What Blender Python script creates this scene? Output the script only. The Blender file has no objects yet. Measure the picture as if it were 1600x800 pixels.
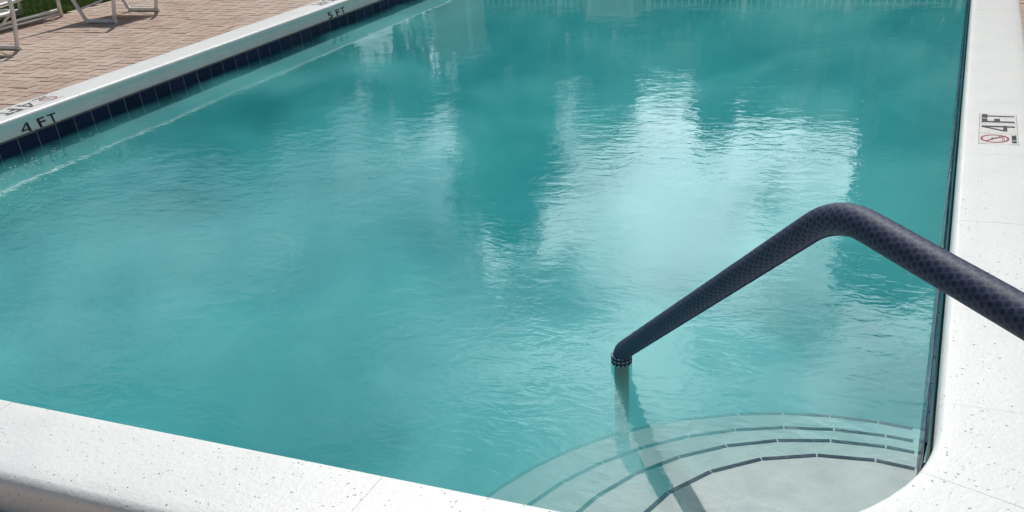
import bpy, bmesh, math, random
import numpy as np
from mathutils import Vector, Matrix, noise
R = math.radians
random.seed(7)
S = bpy.context.scene
COL = S.collection

# ------------------------------------------------------------------ camera
F, CY = 1450.4, 700.0
PITCH, ROLL, YAW = 0.5990, -0.0860, -0.4440
CAM = Vector((-0.134, -1.504, 1.285))
cp, sp = math.cos(PITCH), math.sin(PITCH)
fw = Vector((math.sin(YAW)*cp, math.cos(YAW)*cp, -sp)).normalized()
r0 = Vector((math.cos(YAW), -math.sin(YAW), 0))
u0 = r0.cross(fw)
rt = (math.cos(ROLL)*r0 + math.sin(ROLL)*u0).normalized()
up = (-math.sin(ROLL)*r0 + math.cos(ROLL)*u0).normalized()
cd = bpy.data.cameras.new('camera')
cam = bpy.data.objects.new('camera', cd)
COL.objects.link(cam)
M = Matrix((rt, up, -fw)).transposed().to_4x4()
M.translation = CAM
cam.matrix_world = M
cd.sensor_fit = 'HORIZONTAL'
cd.sensor_width = 36
cd.lens = 36*F/1600
cd.shift_y = (CY-400)/1600
cd.clip_start = 0.05
cd.clip_end = 2000
S.camera = cam

# ------------------------------------------------------------------ sky, sun, exposure
SUN_AZ, SUN_EL = R(-21), R(52)          # azimuth from +Y towards +X
sun_dir = Vector((math.sin(SUN_AZ)*math.cos(SUN_EL), math.cos(SUN_AZ)*math.cos(SUN_EL), math.sin(SUN_EL)))
W = bpy.data.worlds.new('World'); S.world = W; W.use_nodes = True
nt = W.node_tree; nt.nodes.clear()
def N(nt, t, **k):
    n = nt.nodes.new(t)
    for a, b in k.items():
        if a == 'ins':
            for i, v in b.items(): n.inputs[i].default_value = v
        else: setattr(n, a, b)
    return n
def mth(nt, op, a, b=None, clamp=False):
    n = nt.nodes.new('ShaderNodeMath'); n.operation = op; n.use_clamp = clamp
    for i, v in enumerate((a, b)):
        if v is None: continue
        if isinstance(v, (int, float)): n.inputs[i].default_value = v
        else: nt.links.new(v, n.inputs[i])
    return n.outputs[0]
def ramp(nt, src, pts, mode='LINEAR'):
    n = nt.nodes.new('ShaderNodeValToRGB'); n.color_ramp.interpolation = mode
    e = n.color_ramp.elements
    while len(e) > 1: e.remove(e[-1])
    e[0].position = pts[0][0]; e[0].color = (*pts[0][1], 1) if isinstance(pts[0][1], tuple) else (pts[0][1],)*3+(1,)
    for q, c in pts[1:]:
        x = e.new(q); x.color = (*c, 1) if isinstance(c, tuple) else (c,)*3+(1,)
    nt.links.new(src, n.inputs[0]); return n.outputs[0]
sky = N(nt, 'ShaderNodeTexSky', sky_type='NISHITA', sun_disc=False, sun_elevation=SUN_EL, sun_rotation=SUN_AZ)
sky.air_density = 1.0; sky.dust_density = 1.2; sky.ozone_density = 1.0
tc = N(nt, 'ShaderNodeTexCoord')
sx = N(nt, 'ShaderNodeSeparateXYZ'); nt.links.new(tc.outputs['Generated'], sx.inputs[0])
zc = mth(nt, 'MAXIMUM', mth(nt, 'ADD', sx.outputs[2], 0.12), 0.05)
px = mth(nt, 'DIVIDE', sx.outputs[0], zc); py = mth(nt, 'DIVIDE', sx.outputs[1], zc)
cx = N(nt, 'ShaderNodeCombineXYZ'); nt.links.new(px, cx.inputs[0]); nt.links.new(py, cx.inputs[1]); cx.inputs[2].default_value = 3.1
n1 = N(nt, 'ShaderNodeTexNoise', ins={'Scale': 0.85, 'Detail': 6.0, 'Roughness': 0.52, 'Distortion': 0.2}); nt.links.new(cx.outputs[0], n1.inputs['Vector'])
# one big bright cumulus bank towards the sun, thin wisps elsewhere
db = N(nt, 'ShaderNodeVectorMath', operation='DOT_PRODUCT'); nt.links.new(tc.outputs['Generated'], db.inputs[0])
db.inputs[1].default_value = (math.sin(R(3))*math.cos(R(20)), math.cos(R(3))*math.cos(R(20)), math.sin(R(20)))
bank = mth(nt, 'ADD', db.outputs['Value'], mth(nt, 'MULTIPLY', mth(nt, 'SUBTRACT', n1.outputs['Fac'], 0.5), 0.75))
bankm = ramp(nt, bank, [(0.875, 0.0), (0.945, 1.0)])
db2 = N(nt, 'ShaderNodeVectorMath', operation='DOT_PRODUCT'); nt.links.new(tc.outputs['Generated'], db2.inputs[0])
db2.inputs[1].default_value = (math.sin(R(-39))*math.cos(R(18)), math.cos(R(-39))*math.cos(R(18)), math.sin(R(18)))
n3 = N(nt, 'ShaderNodeTexNoise', ins={'Scale': 1.5, 'Detail': 4.0, 'Roughness': 0.5, 'Distortion': 0.8}); nt.links.new(cx.outputs[0], n3.inputs['Vector'])
bank2 = mth(nt, 'ADD', db2.outputs['Value'], mth(nt, 'MULTIPLY', mth(nt, 'SUBTRACT', n3.outputs['Fac'], 0.5), 0.30))
bank2m = ramp(nt, bank2, [(0.945, 0.0), (1.01, 1.0)])
veil = ramp(nt, n3.outputs['Fac'], [(0.44, 0.0), (0.64, 0.38)])
wisp = mth(nt, 'MAXIMUM', mth(nt, 'MULTIPLY', bank2m, 0.8), veil)
cloud = mth(nt, 'MAXIMUM', bankm, wisp)
dt = N(nt, 'ShaderNodeVectorMath', operation='DOT_PRODUCT'); nt.links.new(tc.outputs['Generated'], dt.inputs[0]); dt.inputs[1].default_value = sun_dir
glow = mth(nt, 'POWER', mth(nt, 'MAXIMUM', dt.outputs['Value'], 0.0), 4.0)
crad = mth(nt, 'ADD', mth(nt, 'ADD', mth(nt, 'MULTIPLY', glow, 0.5), 0.22), mth(nt, 'ADD', mth(nt, 'MULTIPLY', bankm, 1.95), mth(nt, 'MULTIPLY', bank2m, 0.30)))
above = mth(nt, 'GREATER_THAN', sx.outputs[2], 0.0)
cm = mth(nt, 'MULTIPLY', cloud, above)
n2 = N(nt, 'ShaderNodeTexNoise', ins={'Scale': 3.4, 'Detail': 6.0, 'Roughness': 0.60, 'Distortion': 0.8}); nt.links.new(cx.outputs[0], n2.inputs['Vector'])
crad = mth(nt, 'MULTIPLY', crad, ramp(nt, n2.outputs['Fac'], [(0.38, 0.30), (0.50, 0.85), (0.60, 1.1)]))
crad = mth(nt, 'MULTIPLY', crad, 1.22)
bg1 = N(nt, 'ShaderNodeBackground', ins={'Strength': 0.05}); nt.links.new(sky.outputs[0], bg1.inputs['Color'])
bg2 = N(nt, 'ShaderNodeBackground', ins={'Color': (0.80, 0.95, 1.0, 1)}); nt.links.new(crad, bg2.inputs['Strength'])
mx = N(nt, 'ShaderNodeMixShader'); nt.links.new(cm, mx.inputs[0]); nt.links.new(bg1.outputs[0], mx.inputs[1]); nt.links.new(bg2.outputs[0], mx.inputs[2])
wo = N(nt, 'ShaderNodeOutputWorld'); nt.links.new(mx.outputs[0], wo.inputs[0])
sl = bpy.data.lights.new('sun', 'SUN'); sl.energy = 2.85; sl.angle = R(0.6); sl.color = (1.0, 0.965, 0.91)
so = bpy.data.objects.new('sun', sl); COL.objects.link(so)
so.rotation_euler = (-sun_dir).to_track_quat('-Z', 'Y').to_euler()
so.location = (0, 0, 20)
S.view_settings.view_transform = 'Standard'; S.view_settings.look = 'None'
S.view_settings.exposure = 0.14; S.view_settings.gamma = 1.0
S.cycles.max_bounces = 10; S.cycles.diffuse_bounces = 4; S.cycles.glossy_bounces = 4
S.cycles.transparent_max_bounces = 16; S.cycles.volume_bounces = 4; S.cycles.volume_step_rate = 0.35; S.cycles.volume_max_steps = 48
S.cycles.use_denoising = True

# ------------------------------------------------------------------ dimensions (metres, z = 0 at coping top)
PW, PL = 5.13, 11.0            # pool
WZ = -0.183                    # water
CWD = 0.305                    # coping width
DZ = -0.12                     # brick deck
FR = 0.58                      # corner radius
TS = 0.1524                    # six inch tile

# ------------------------------------------------------------------ helpers
def link(o, parent=None):
    COL.objects.link(o)
    if parent: o.parent = parent
    return o
def tag(o, label=None, cat=None, group=None, kind=None):
    if label: o['label'] = label
    if cat: o['category'] = cat
    if group: o['group'] = group
    if kind: o['kind'] = kind
    return o
def empty(name, loc, label=None, cat=None, group=None, kind=None):
    o = bpy.data.objects.new(name, None); o.location = loc; o.empty_display_size = 0.1
    link(o); return tag(o, label, cat, group, kind)
def mesh(name, V, Fc, mat, parent=None, smooth=False, offset=None):
    me = bpy.data.meshes.new(name); me.from_pydata([tuple(v) for v in V], [], [tuple(f) for f in Fc]); me.update()
    if mat: me.materials.append(mat)
    if smooth: me.polygons.foreach_set('use_smooth', [True]*len(me.polygons))
    o = bpy.data.objects.new(name, me); link(o, parent)
    return o
def local(o, parent):           # mesh built in world coordinates under an Empty that stands elsewhere
    o.location = -parent.location
    return o
class MB:
    def __init__(s): s.v = []; s.f = []
    def box(s, a, b):
        x0, y0, z0 = a; x1, y1, z1 = b; n = len(s.v)
        s.v += [(x0,y0,z0),(x1,y0,z0),(x1,y1,z0),(x0,y1,z0),(x0,y0,z1),(x1,y0,z1),(x1,y1,z1),(x0,y1,z1)]
        s.f += [tuple(n+i for i in q) for q in ((0,3,2,1),(4,5,6,7),(0,1,5,4),(1,2,6,5),(2,3,7,6),(3,0,4,7))]
    def bevbox(s, a, b, e):     # box with bevelled top edge
        x0, y0, z0 = a; x1, y1, z1 = b; n = len(s.v)
        s.v += [(x0,y0,z0),(x1,y0,z0),(x1,y1,z0),(x0,y1,z0),(x0,y0,z1-e),(x1,y0,z1-e),(x1,y1,z1-e),(x0,y1,z1-e),
                (x0+e,y0+e,z1),(x1-e,y0+e,z1),(x1-e,y1-e,z1),(x0+e,y1-e,z1)]
        s.f += [tuple(n+i for i in q) for q in ((0,1,5,4),(1,2,6,5),(2,3,7,6),(3,0,4,7),(4,5,9,8),(5,6,10,9),(6,7,11,10),(7,4,8,11),(8,9,10,11))]
    def tube(s, pts, rad, seg=12, cap=True, flat=1.0):
        pts = [Vector(p) for p in pts]; n0 = len(s.v); prev = None
        for i, p in enumerate(pts):
            if i == 0: t = pts[1]-p
            elif i == len(pts)-1: t = p-pts[i-1]
            else: t = (pts[i+1]-p).normalized()+(p-pts[i-1]).normalized()
            t.normalize()
            if prev is None:
                ref = Vector((0, 0, 1)) if abs(t.z) < .9 else Vector((0, 1, 0))
                a = t.cross(ref).normalized()
            else:
                a = (prev-t*prev.dot(t)).normalized()
            prev = a; b = t.cross(a)
            rr = rad[i] if hasattr(rad, '__len__') else rad
            for k in range(seg):
                th = 2*math.pi*k/seg
                s.v.append(tuple(p+a*math.cos(th)*rr+b*math.sin(th)*rr*flat))
        for i in range(len(pts)-1):
            for k in range(seg):
                k2 = (k+1) % seg
                s.f.append((n0+i*seg+k, n0+i*seg+k2, n0+(i+1)*seg+k2, n0+(i+1)*seg+k))
        if cap:
            s.f.append(tuple(n0+k for k in range(seg))[::-1]); m = n0+(len(pts)-1)*seg
            s.f.append(tuple(m+k for k in range(seg)))
    def build(s, name, mat, parent=None, smooth=False):
        o = mesh(name, s.v, s.f, mat, parent, smooth)
        return o
def fillet_path(P, radii, step=0.02):
    P = [Vector(p) for p in P]; out = [P[0]]
    for i in range(1, len(P)-1):
        a, b, c = P[i-1], P[i], P[i+1]; r = radii[i-1]
        d1 = (a-b).normalized(); d2 = (c-b).normalized()
        ang = d1.angle(d2); 
        if r <= 0 or abs(ang-math.pi) < 1e-3: out.append(b); continue
        t = r/math.tan(ang/2); p1 = b+d1*t; p2 = b+d2*t
        cen = b+(d1+d2).normalized()*(r/math.sin(ang/2))
        n = max(4, int(r*(math.pi-ang)/step))
        u1 = p1-cen; u2 = p2-cen; A = u1.angle(u2)
        for k in range(n+1):
            w = k/n; out.append(cen+(u1*math.sin((1-w)*A)+u2*math.sin(w*A))/math.sin(A))
    out.append(P[-1]); return out

# ------------------------------------------------------------------ materials
def mat(name, base=(.5,.5,.5), rough=.6, spec=.5, metal=0.0):
    m = bpy.data.materials.new(name); m.use_nodes = True
    b = m.node_tree.nodes['Principled BSDF']
    b.inputs['Base Color'].default_value = (*base, 1); b.inputs['Roughness'].default_value = rough
    b.inputs['Specular IOR Level'].default_value = spec; b.inputs['Metallic'].default_value = metal
    return m, m.node_tree, b
def obco(nt, scale=(1,1,1), world=True):
    if world:
        g = N(nt, 'ShaderNodeNewGeometry'); src = g.outputs['Position']
    else:
        g = N(nt, 'ShaderNodeTexCoord'); src = g.outputs['Object']
    mp = N(nt, 'ShaderNodeMapping'); mp.inputs['Scale'].default_value = scale; nt.links.new(src, mp.inputs[0]); return mp.outputs[0]
def noise_tex(nt, vec, scale, detail=4, rough=.5, dist=0):
    n = N(nt, 'ShaderNodeTexNoise', ins={'Scale': scale, 'Detail': detail, 'Roughness': rough, 'Distortion': dist}); nt.links.new(vec, n.inputs['Vector']); return n.outputs['Fac']
def bump(nt, h, strength, dist, nrm=None):
    b = N(nt, 'ShaderNodeBump', ins={'Strength': strength, 'Distance': dist}); nt.links.new(h, b.inputs['Height'])
    if nrm: nt.links.new(nrm, b.inputs['Normal'])
    return b.outputs[0]
def mixc(nt, fac, a, b, mode='MIX'):
    n = N(nt, 'ShaderNodeMix', data_type='RGBA', blend_type=mode)
    if isinstance(fac, (int, float)): n.inputs[0].default_value = fac
    else: nt.links.new(fac, n.inputs[0])
    for i, v in ((6, a), (7, b)):
        if isinstance(v, tuple): n.inputs[i].default_value = (*v, 1)
        else: nt.links.new(v, n.inputs[i])
    return n.outputs[2]

# painted coping: white masonry paint over pitted cast stone
m_cop, t, b = mat('white_coping_paint', (.8,.81,.80), .40, .5)
v = obco(t)
fine = noise_tex(t, v, 260, 3, .6); mid = noise_tex(t, v, 60, 4, .6); big = noise_tex(t, v, 3.5, 4, .6)
vor = N(t, 'ShaderNodeTexVoronoi', ins={'Scale': 80.0, 'Randomness': 1.0}); 
wv = N(t, 'ShaderNodeMix', data_type='VECTOR'); wv.inputs[0].default_value = .012
nz = N(t, 'ShaderNodeTexNoise', ins={'Scale': 90.0, 'Detail': 2.0}); t.links.new(v, nz.inputs['Vector'])
t.links.new(v, wv.inputs[4]); t.links.new(nz.outputs['Color'], wv.inputs[5]); t.links.new(wv.outputs[1], vor.inputs['Vector'])
sc = N(t, 'ShaderNodeSeparateColor'); t.links.new(vor.outputs['Color'], sc.inputs[0])
thr = mth(t, 'MULTIPLY', mth(t, 'MAXIMUM', mth(t, 'SUBTRACT', sc.outputs[0], .42), 0.0), 0.46)   # pit radius: only some cells have a pit
pit = mth(t, 'GREATER_THAN', thr, vor.outputs['Distance'])
pitd = mth(t, 'MULTIPLY', mth(t, 'MAXIMUM', mth(t, 'SUBTRACT', thr, vor.outputs['Distance']), 0.0), 6.0, True)
h = mth(t, 'SUBTRACT', mth(t, 'ADD', mth(t, 'MULTIPLY', fine, .25), mth(t, 'MULTIPLY', mid, .6)), mth(t, 'MULTIPLY', pitd, 1.6))
t.links.new(bump(t, h, .8, .004), b.inputs['Normal'])
b.inputs['Coat Weight'].default_value = .2; b.inputs['Coat Roughness'].default_value = .22
c0 = ramp(t, big, [(.3, (.79,.80,.795)), (.5, (.84,.85,.84)), (.72, (.87,.87,.86))])
c1 = mixc(t, mth(t, 'MULTIPLY', pit, .17), c0, (.30,.29,.27))
vor2 = N(t, 'ShaderNodeTexVoronoi', ins={'Scale': 165.0, 'Randomness': 1.0}); t.links.new(wv.outputs[1], vor2.inputs['Vector'])
sc2 = N(t, 'ShaderNodeSeparateColor'); t.links.new(vor2.outputs['Color'], sc2.inputs[0])
thr2 = mth(t, 'MULTIPLY', mth(t, 'MAXIMUM', mth(t, 'SUBTRACT', sc2.outputs[0], .62), 0.0), 0.8)
pit2 = mth(t, 'GREATER_THAN', thr2, vor2.outputs['Distance'])
c1 = mixc(t, mth(t, 'MULTIPLY', pit2, .16), c1, (.35,.34,.32))
t.links.new(c1, b.inputs['Base Color'])

m_body, t, b = mat('white_painted_masonry', (.62,.63,.61), .8, .2)
# plaster
m_pla, t, b = mat('pool_plaster', (.72,.76,.74), .7, .3)
v = obco(t); g = noise_tex(t, v, 9, 5, .65); g2 = noise_tex(t, v, 160, 3, .7)
cc = ramp(t, g, [(.3, (.46,.49,.50)), (.55, (.60,.62,.61)), (.75, (.68,.69,.66))])
cc = mixc(t, mth(t, 'MULTIPLY', g2, .45), cc, (.42,.43,.42)); t.links.new(cc, b.inputs['Base Color'])
t.links.new(bump(t, g2, .4, .003), b.inputs['Normal'])
# navy tile
m_tile, t, b = mat('navy_glazed_tile', (.012,.016,.07), .16, .16)
oi = N(t, 'ShaderNodeObjectInfo'); c = ramp(t, oi.outputs['Random'], [(0, (.005,.007,.038)), (.6, (.009,.012,.055)), (1, (.018,.016,.070))])
v = obco(t); g = noise_tex(t, v, 14, 3, .6); t.links.new(c, b.inputs['Base Color']); t.links.new(bump(t, g, .25, .004), b.inputs['Normal'])
t.links.new(ramp(t, noise_tex(t, v, 5, 4, .6), [(.4, .12), (.7, .35)]), b.inputs['Roughness'])
m_grout, t, b = mat('pale_grout', (.24,.24,.27), .85, .2)
m_step, t, b = mat('navy_step_tile', (.004,.005,.040), .6, .1)
# brick
m_brick, t, b = mat('clay_paver', (.4,.3,.25), .85, .25)
at = N(t, 'ShaderNodeAttribute', attribute_name='tint'); v = obco(t)
g = noise_tex(t, v, 45, 5, .65); g2 = noise_tex(t, v, .9, 4, .6); g3 = noise_tex(t, v, 300, 2, .6)
c = mixc(t, mth(t, 'MULTIPLY', g, .55), at.outputs['Color'], (.36,.30,.25))
c = mixc(t, ramp(t, g2, [(.40, .15), (.65, .65)]), c, (.58,.48,.40))
t.links.new(c, b.inputs['Base Color']); t.links.new(bump(t, g3, .5, .002), b.inputs['Normal'])
m_sand, t, b = mat('joint_sand', (.15,.12,.10), .95, .1)
v = obco(t); t.links.new(ramp(t, noise_tex(t, v, 70, 4, .7), [(.3, (.11,.085,.07)), (.7, (.2,.16,.13))]), b.inputs['Base Color'])
# ground and lawn
m_lawn, t, b = mat('lawn_soil', (.04,.07,.02), .95, .1)
v = obco(t); t.links.new(ramp(t, noise_tex(t, v, 12, 5, .7), [(.3, (.02,.035,.01)), (.7, (.06,.10,.025))]), b.inputs['Base Color'])
m_grass, t, b = mat('grass_blade', (.07,.14,.03), .6, .3)
v = obco(t); t.links.new(ramp(t, noise_tex(t, v, 7, 5, .8), [(.3, (.06,.13,.02)), (.5, (.13,.22,.035)), (.7, (.30,.34,.09))]), b.inputs['Base Color'])
# metals and fabric
m_alu, t, b = mat('white_powder_coat', (.8,.8,.8), .28, .6)
v = obco(t, world=False); t.links.new(ramp(t, noise_tex(t, v, 25, 4, .6), [(.35, (.76,.77,.78)), (.65, (.86,.86,.86))]), b.inputs['Base Color'])
m_glide, t, b = mat('white_plastic_glide', (.85,.85,.83), .4, .5)
m_sling, t, b = mat('beige_sling_mesh', (.42,.37,.27), .8, .2)
v = obco(t, (1,1,1), world=False); w1 = N(t, 'ShaderNodeTexWave', ins={'Scale': 120.0}); t.links.new(v, w1.inputs['Vector']); t.links.new(bump(t, w1.outputs['Fac'], .4, .001), b.inputs['Normal'])
m_steel, t, b = mat('stainless_tube', (.27,.26,.22), .45, .5, .2)
# neoprene grip with dot pattern
m_grip, t, b = mat('navy_neoprene', (.015,.022,.06), .58, .35)
uv = N(t, 'ShaderNodeUVMap', uv_map='UVMap'); sxy = N(t, 'ShaderNodeSeparateXYZ'); t.links.new(uv.outputs[0], sxy.inputs[0])
PIT = 0.0148
def cell(off):
    a = mth(t, 'SUBTRACT', mth(t, 'FRACT', mth(t, 'ADD', mth(t, 'DIVIDE', sxy.outputs[0], PIT*1.732), off)), .5)
    c_ = mth(t, 'SUBTRACT', mth(t, 'FRACT', mth(t, 'ADD', mth(t, 'DIVIDE', sxy.outputs[1], PIT), off)), .5)
    a = mth(t, 'MULTIPLY', a, 1.732)
    return mth(t, 'SQRT', mth(t, 'ADD', mth(t, 'MULTIPLY', a, a), mth(t, 'MULTIPLY', c_, c_)))
dd = mth(t, 'MINIMUM', cell(0.0), cell(0.5))
dot = ramp(t, dd, [(.32, 1.0), (.37, 0.0)])
v = obco(t); dust = noise_tex(t, v, 30, 4, .65)
webc = ramp(t, dust, [(.3, (.028,.044,.092)), (.7, (.046,.063,.120))])
t.links.new(mixc(t, dot, webc, (.010,.016,.060)), b.inputs['Base Color'])
t.links.new(bump(t, mth(t, 'MULTIPLY', dot, -1.0), .3, .0010), b.inputs['Normal'])
m_under, t, b = mat('navy_neoprene_plain', (.016,.030,.075), .5, .4)
m_cuff, t, b = mat('silver_cuff', (.34,.40,.43), .3, .5, .3)
# signage
m_sign, t, b = mat('white_ceramic_marker', (.72,.71,.69), .45, .4)
v = obco(t); t.links.new(ramp(t, noise_tex(t, v, 40, 4, .7), [(.3, (.62,.60,.58)), (.6, (.76,.75,.74))]), b.inputs['Base Color'])
m_ink, t, b = mat('black_marker_paint', (.035,.035,.04), .6, .3)
m_red, t, b = mat('red_marker_paint', (.42,.035,.055), .5, .3)
# environment
m_stucco, t, b = mat('tan_stucco', (.5,.47,.41), .9, .2)
v = obco(t); t.links.new(ramp(t, noise_tex(t, v, 1.2, 5, .7), [(.3, (.50,.48,.43)), (.7, (.62,.60,.53))]), b.inputs['Base Color'])
m_wfr, t, b = mat('white_trim', (.75,.75,.74), .6, .3)
m_glass, t, b = mat('dark_window_glass', (.02,.03,.035), .08, .6)
m_leaf, t, b = mat('tree_leaf', (.05,.10,.03), .55, .4)
v = obco(t); t.links.new(ramp(t, noise_tex(t, v, 1.5, 5, .7), [(.3, (.03,.07,.018)), (.7, (.08,.13,.035))]), b.inputs['Base Color'])
m_bark, t, b = mat('bark', (.16,.13,.10), .9, .2)
v = obco(t, (1,1,.2)); t.links.new(ramp(t, noise_tex(t, v, 20, 4, .7), [(.3, (.10,.08,.06)), (.7, (.22,.19,.15))]), b.inputs['Base Color'])
m_roof, t, b = mat('grey_roof', (.2,.19,.18), .9, .2)

# water: clear rippled skin over milky turquoise volume
m_wat = bpy.data.materials.new('pool_water'); m_wat.use_nodes = True; t = m_wat.node_tree; t.nodes.clear()
v = obco(t)
patch = ramp(t, noise_tex(t, v, .8, 3, .6), [(.38, .30), (.60, 1.0)])
sy = N(t, 'ShaderNodeSeparateXYZ'); t.links.new(v, sy.inputs[0])
patch = mth(t, 'MULTIPLY', patch, ramp(t, mth(t, 'MULTIPLY', sy.outputs[1], .1), [(.30, 1.0), (.60, .30)]))
patch = mth(t, 'MULTIPLY', patch, ramp(t, mth(t, 'ADD', sy.outputs[0], 5.2), [(.30, .40), (.95, 1.0)]))   # calmer along the left wall
patch = mth(t, 'MULTIPLY', patch, 1.0)   # the far end lies in the lee of the fence
rip = noise_tex(t, obco(t, (1.0, 1.5, 1)), 9, 3, .55, .6)
chop = noise_tex(t, obco(t, (1.0, 1.6, 1)), 26, 3, .6, .4)
swell = noise_tex(t, v, 2.2, 2, .5)
hh = mth(t, 'ADD', mth(t, 'MULTIPLY', swell, .0020), mth(t, 'MULTIPLY', patch, mth(t, 'ADD', mth(t, 'MULTIPLY', rip, .0024), mth(t, 'MULTIPLY', chop, .00050))))
nb = bump(t, hh, 1.0, 1.0)
fr = N(t, 'ShaderNodeFresnel', ins={'IOR': 1.36}); t.links.new(nb, fr.inputs['Normal'])
gl = N(t, 'ShaderNodeBsdfGlossy', ins={'Roughness': 0.02, 'Color': (1,1,1,1)}); t.links.new(nb, gl.inputs['Normal'])
tr = N(t, 'ShaderNodeBsdfTransparent')
ms = N(t, 'ShaderNodeMixShader'); t.links.new(fr.outputs[0], ms.inputs[0]); t.links.new(tr.outputs[0], ms.inputs[1]); t.links.new(gl.outputs[0], ms.inputs[2])
vs = N(t, 'ShaderNodeVolumeScatter', ins={'Color': (.26,.96,.98,1), 'Density': 1.3, 'Anisotropy': 0.0})
sw = N(t, 'ShaderNodeTexNoise', ins={'Scale': .95, 'Detail': 5.0, 'Roughness': .62, 'Distortion': 1.1}); t.links.new(obco(t, (1.0, .8, 1.6)), sw.inputs['Vector'])
t.links.new(ramp(t, sw.outputs['Fac'], [(.37, .38), (.50, 1.08), (.63, 3.1)]), vs.inputs['Density'])   # silt hangs in soft swirls
va = N(t, 'ShaderNodeVolumeAbsorption', ins={'Color': (.05,.795,.83,1), 'Density': 1.25})
ad = N(t, 'ShaderNodeAddShader'); t.links.new(vs.outputs[0], ad.inputs[0]); t.links.new(va.outputs[0], ad.inputs[1])
mo = N(t, 'ShaderNodeOutputMaterial'); t.links.new(ms.outputs[0], mo.inputs['Surface']); t.links.new(ad.outputs[0], mo.inputs['Volume'])

# ------------------------------------------------------------------ pool outline (inner edge, rounded corners)
def outline(inset=0.0, n=10):
    """inner pool edge grown outwards by inset, counter-clockwise, with arc lengths"""
    r = FR+inset; pts = []
    for (cx_, cy_, a0) in ((-FR, FR, -90), (-FR, PL-FR, 0), (-PW+FR, PL-FR, 90), (-PW+FR, FR, 180)):
        for k in range(n+1):
            a = R(a0+90*k/n); pts.append((cx_+r*math.cos(a), cy_+r*math.sin(a)))
    return pts
def ring_wall(name, inset, z0, z1, m, parent=None, flip=False, n=10):
    P = outline(inset, n); V = [(x,y,z0) for x,y in P]+[(x,y,z1) for x,y in P]; k = len(P)
    Fc = [(i,(i+1)%k,k+(i+1)%k,k+i) for i in range(k)]
    return mesh(name, V, Fc, m, parent)

# ground: one large sheet with a hole for the pool basin
def ground():
    P = outline(0.25, 8); B = 600
    bm = bmesh.new()
    inner = [bm.verts.new((x,y,DZ-.05)) for x,y in P]
    outer = [bm.verts.new(q) for q in ((B,-B,DZ-.05),(B,B,DZ-.05),(-B,B,DZ-.05),(-B,-B,DZ-.05))]
    e = [bm.edges.new((inner[i], inner[(i+1)%len(inner)])) for i in range(len(inner))]
    e += [bm.edges.new((outer[i], outer[(i+1)%4])) for i in range(4)]
    bmesh.ops.triangle_fill(bm, edges=e, use_beauty=True)
    me = bpy.data.meshes.new('ground'); bm.to_mesh(me); bm.free(); me.materials.append(m_lawn)
    o = bpy.data.objects.new('ground', me); link(o); tag(o, kind='structure'); return o
ground()

# ---- pool basin
basin = empty('pool_basin', (0,0,0), 'white plaster pool basin holding the milky turquoise water', None, None, 'structure')
ring_wall('wall', 0.02, -2.1, -0.108, m_pla, basin, n=12)
fl = mesh('floor', [(.3,-.3,-1.15),(.3,11.3,-1.75),(-5.4,11.3,-1.75),(-5.4,-.3,-1.15)], [(0,1,2,3)], m_pla, basin)

# waterline tiles, one object each, in the wall plane
def wall_tiles():
    gr = ring_wall('grout', -0.0080, -.2630, -.1085, m_grout, basin, n=12)
    th = .008; w = TS-.003
    me_v = []
    mb = MB()
    # tile in local space: x along the wall, -y towards the water, z up
    mb.v = [(-w/2,0,-w/2),(w/2,0,-w/2),(w/2,0,w/2),(-w/2,0,w/2),
            (-w/2,-th+.002,-w/2),(w/2,-th+.002,-w/2),(w/2,-th+.002,w/2),(-w/2,-th+.002,w/2),
            (-w/2+.002,-th,-w/2+.002),(w/2-.002,-th,-w/2+.002),(w/2-.002,-th,w/2-.002),(-w/2+.002,-th,w/2-.002)]
    mb.f = [(0,1,5,4),(1,2,6,5),(2,3,7,6),(3,0,4,7),(4,5,9,8),(5,6,10,9),(6,7,11,10),(7,4,8,11),(8,9,10,11)]
    me = bpy.data.meshes.new('tile'); me.from_pydata(mb.v, [], mb.f); me.materials.append(m_tile)
    bm = bmesh.new(); bm.from_mesh(me); bmesh.ops.recalc_face_normals(bm, faces=bm.faces); bm.to_mesh(me); bm.free()
    zc = -.1085-.0015-w/2
    def put(x, y, ang):
        o = bpy.data.objects.new('tile', me); link(o, basin); o.location = (x, y, zc+random.uniform(-.0005,.0005))
        o.rotation_euler = (random.gauss(0,.004), 0, ang+random.gauss(0,.006))
    # straight runs (normals towards the water)
    y = FR+TS/2
    y0 = 2.498 - TS*12.0
    while y0 < FR: y0 += TS
    yy = y0+TS/2
    while yy < PL-FR-.02:
        put(-.001, yy, R(-90)); put(-PW+.001, yy, R(90)); yy += TS
    xx = -FR-TS/2
    while xx > -PW+FR:
        put(xx, PL-.001, 0); put(xx, .001, R(180)); xx -= TS
    nf = 6
    for (cx_, cy_, a0) in ((-FR, FR, -90), (-FR, PL-FR, 0), (-PW+FR, PL-FR, 90), (-PW+FR, FR, 180)):
        for k in range(nf):
            a = R(a0+90*(k+.5)/nf); rr = FR-.003
            put(cx_+rr*math.cos(a), cy_+rr*math.sin(a), a-R(90))
wall_tiles()

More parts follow.
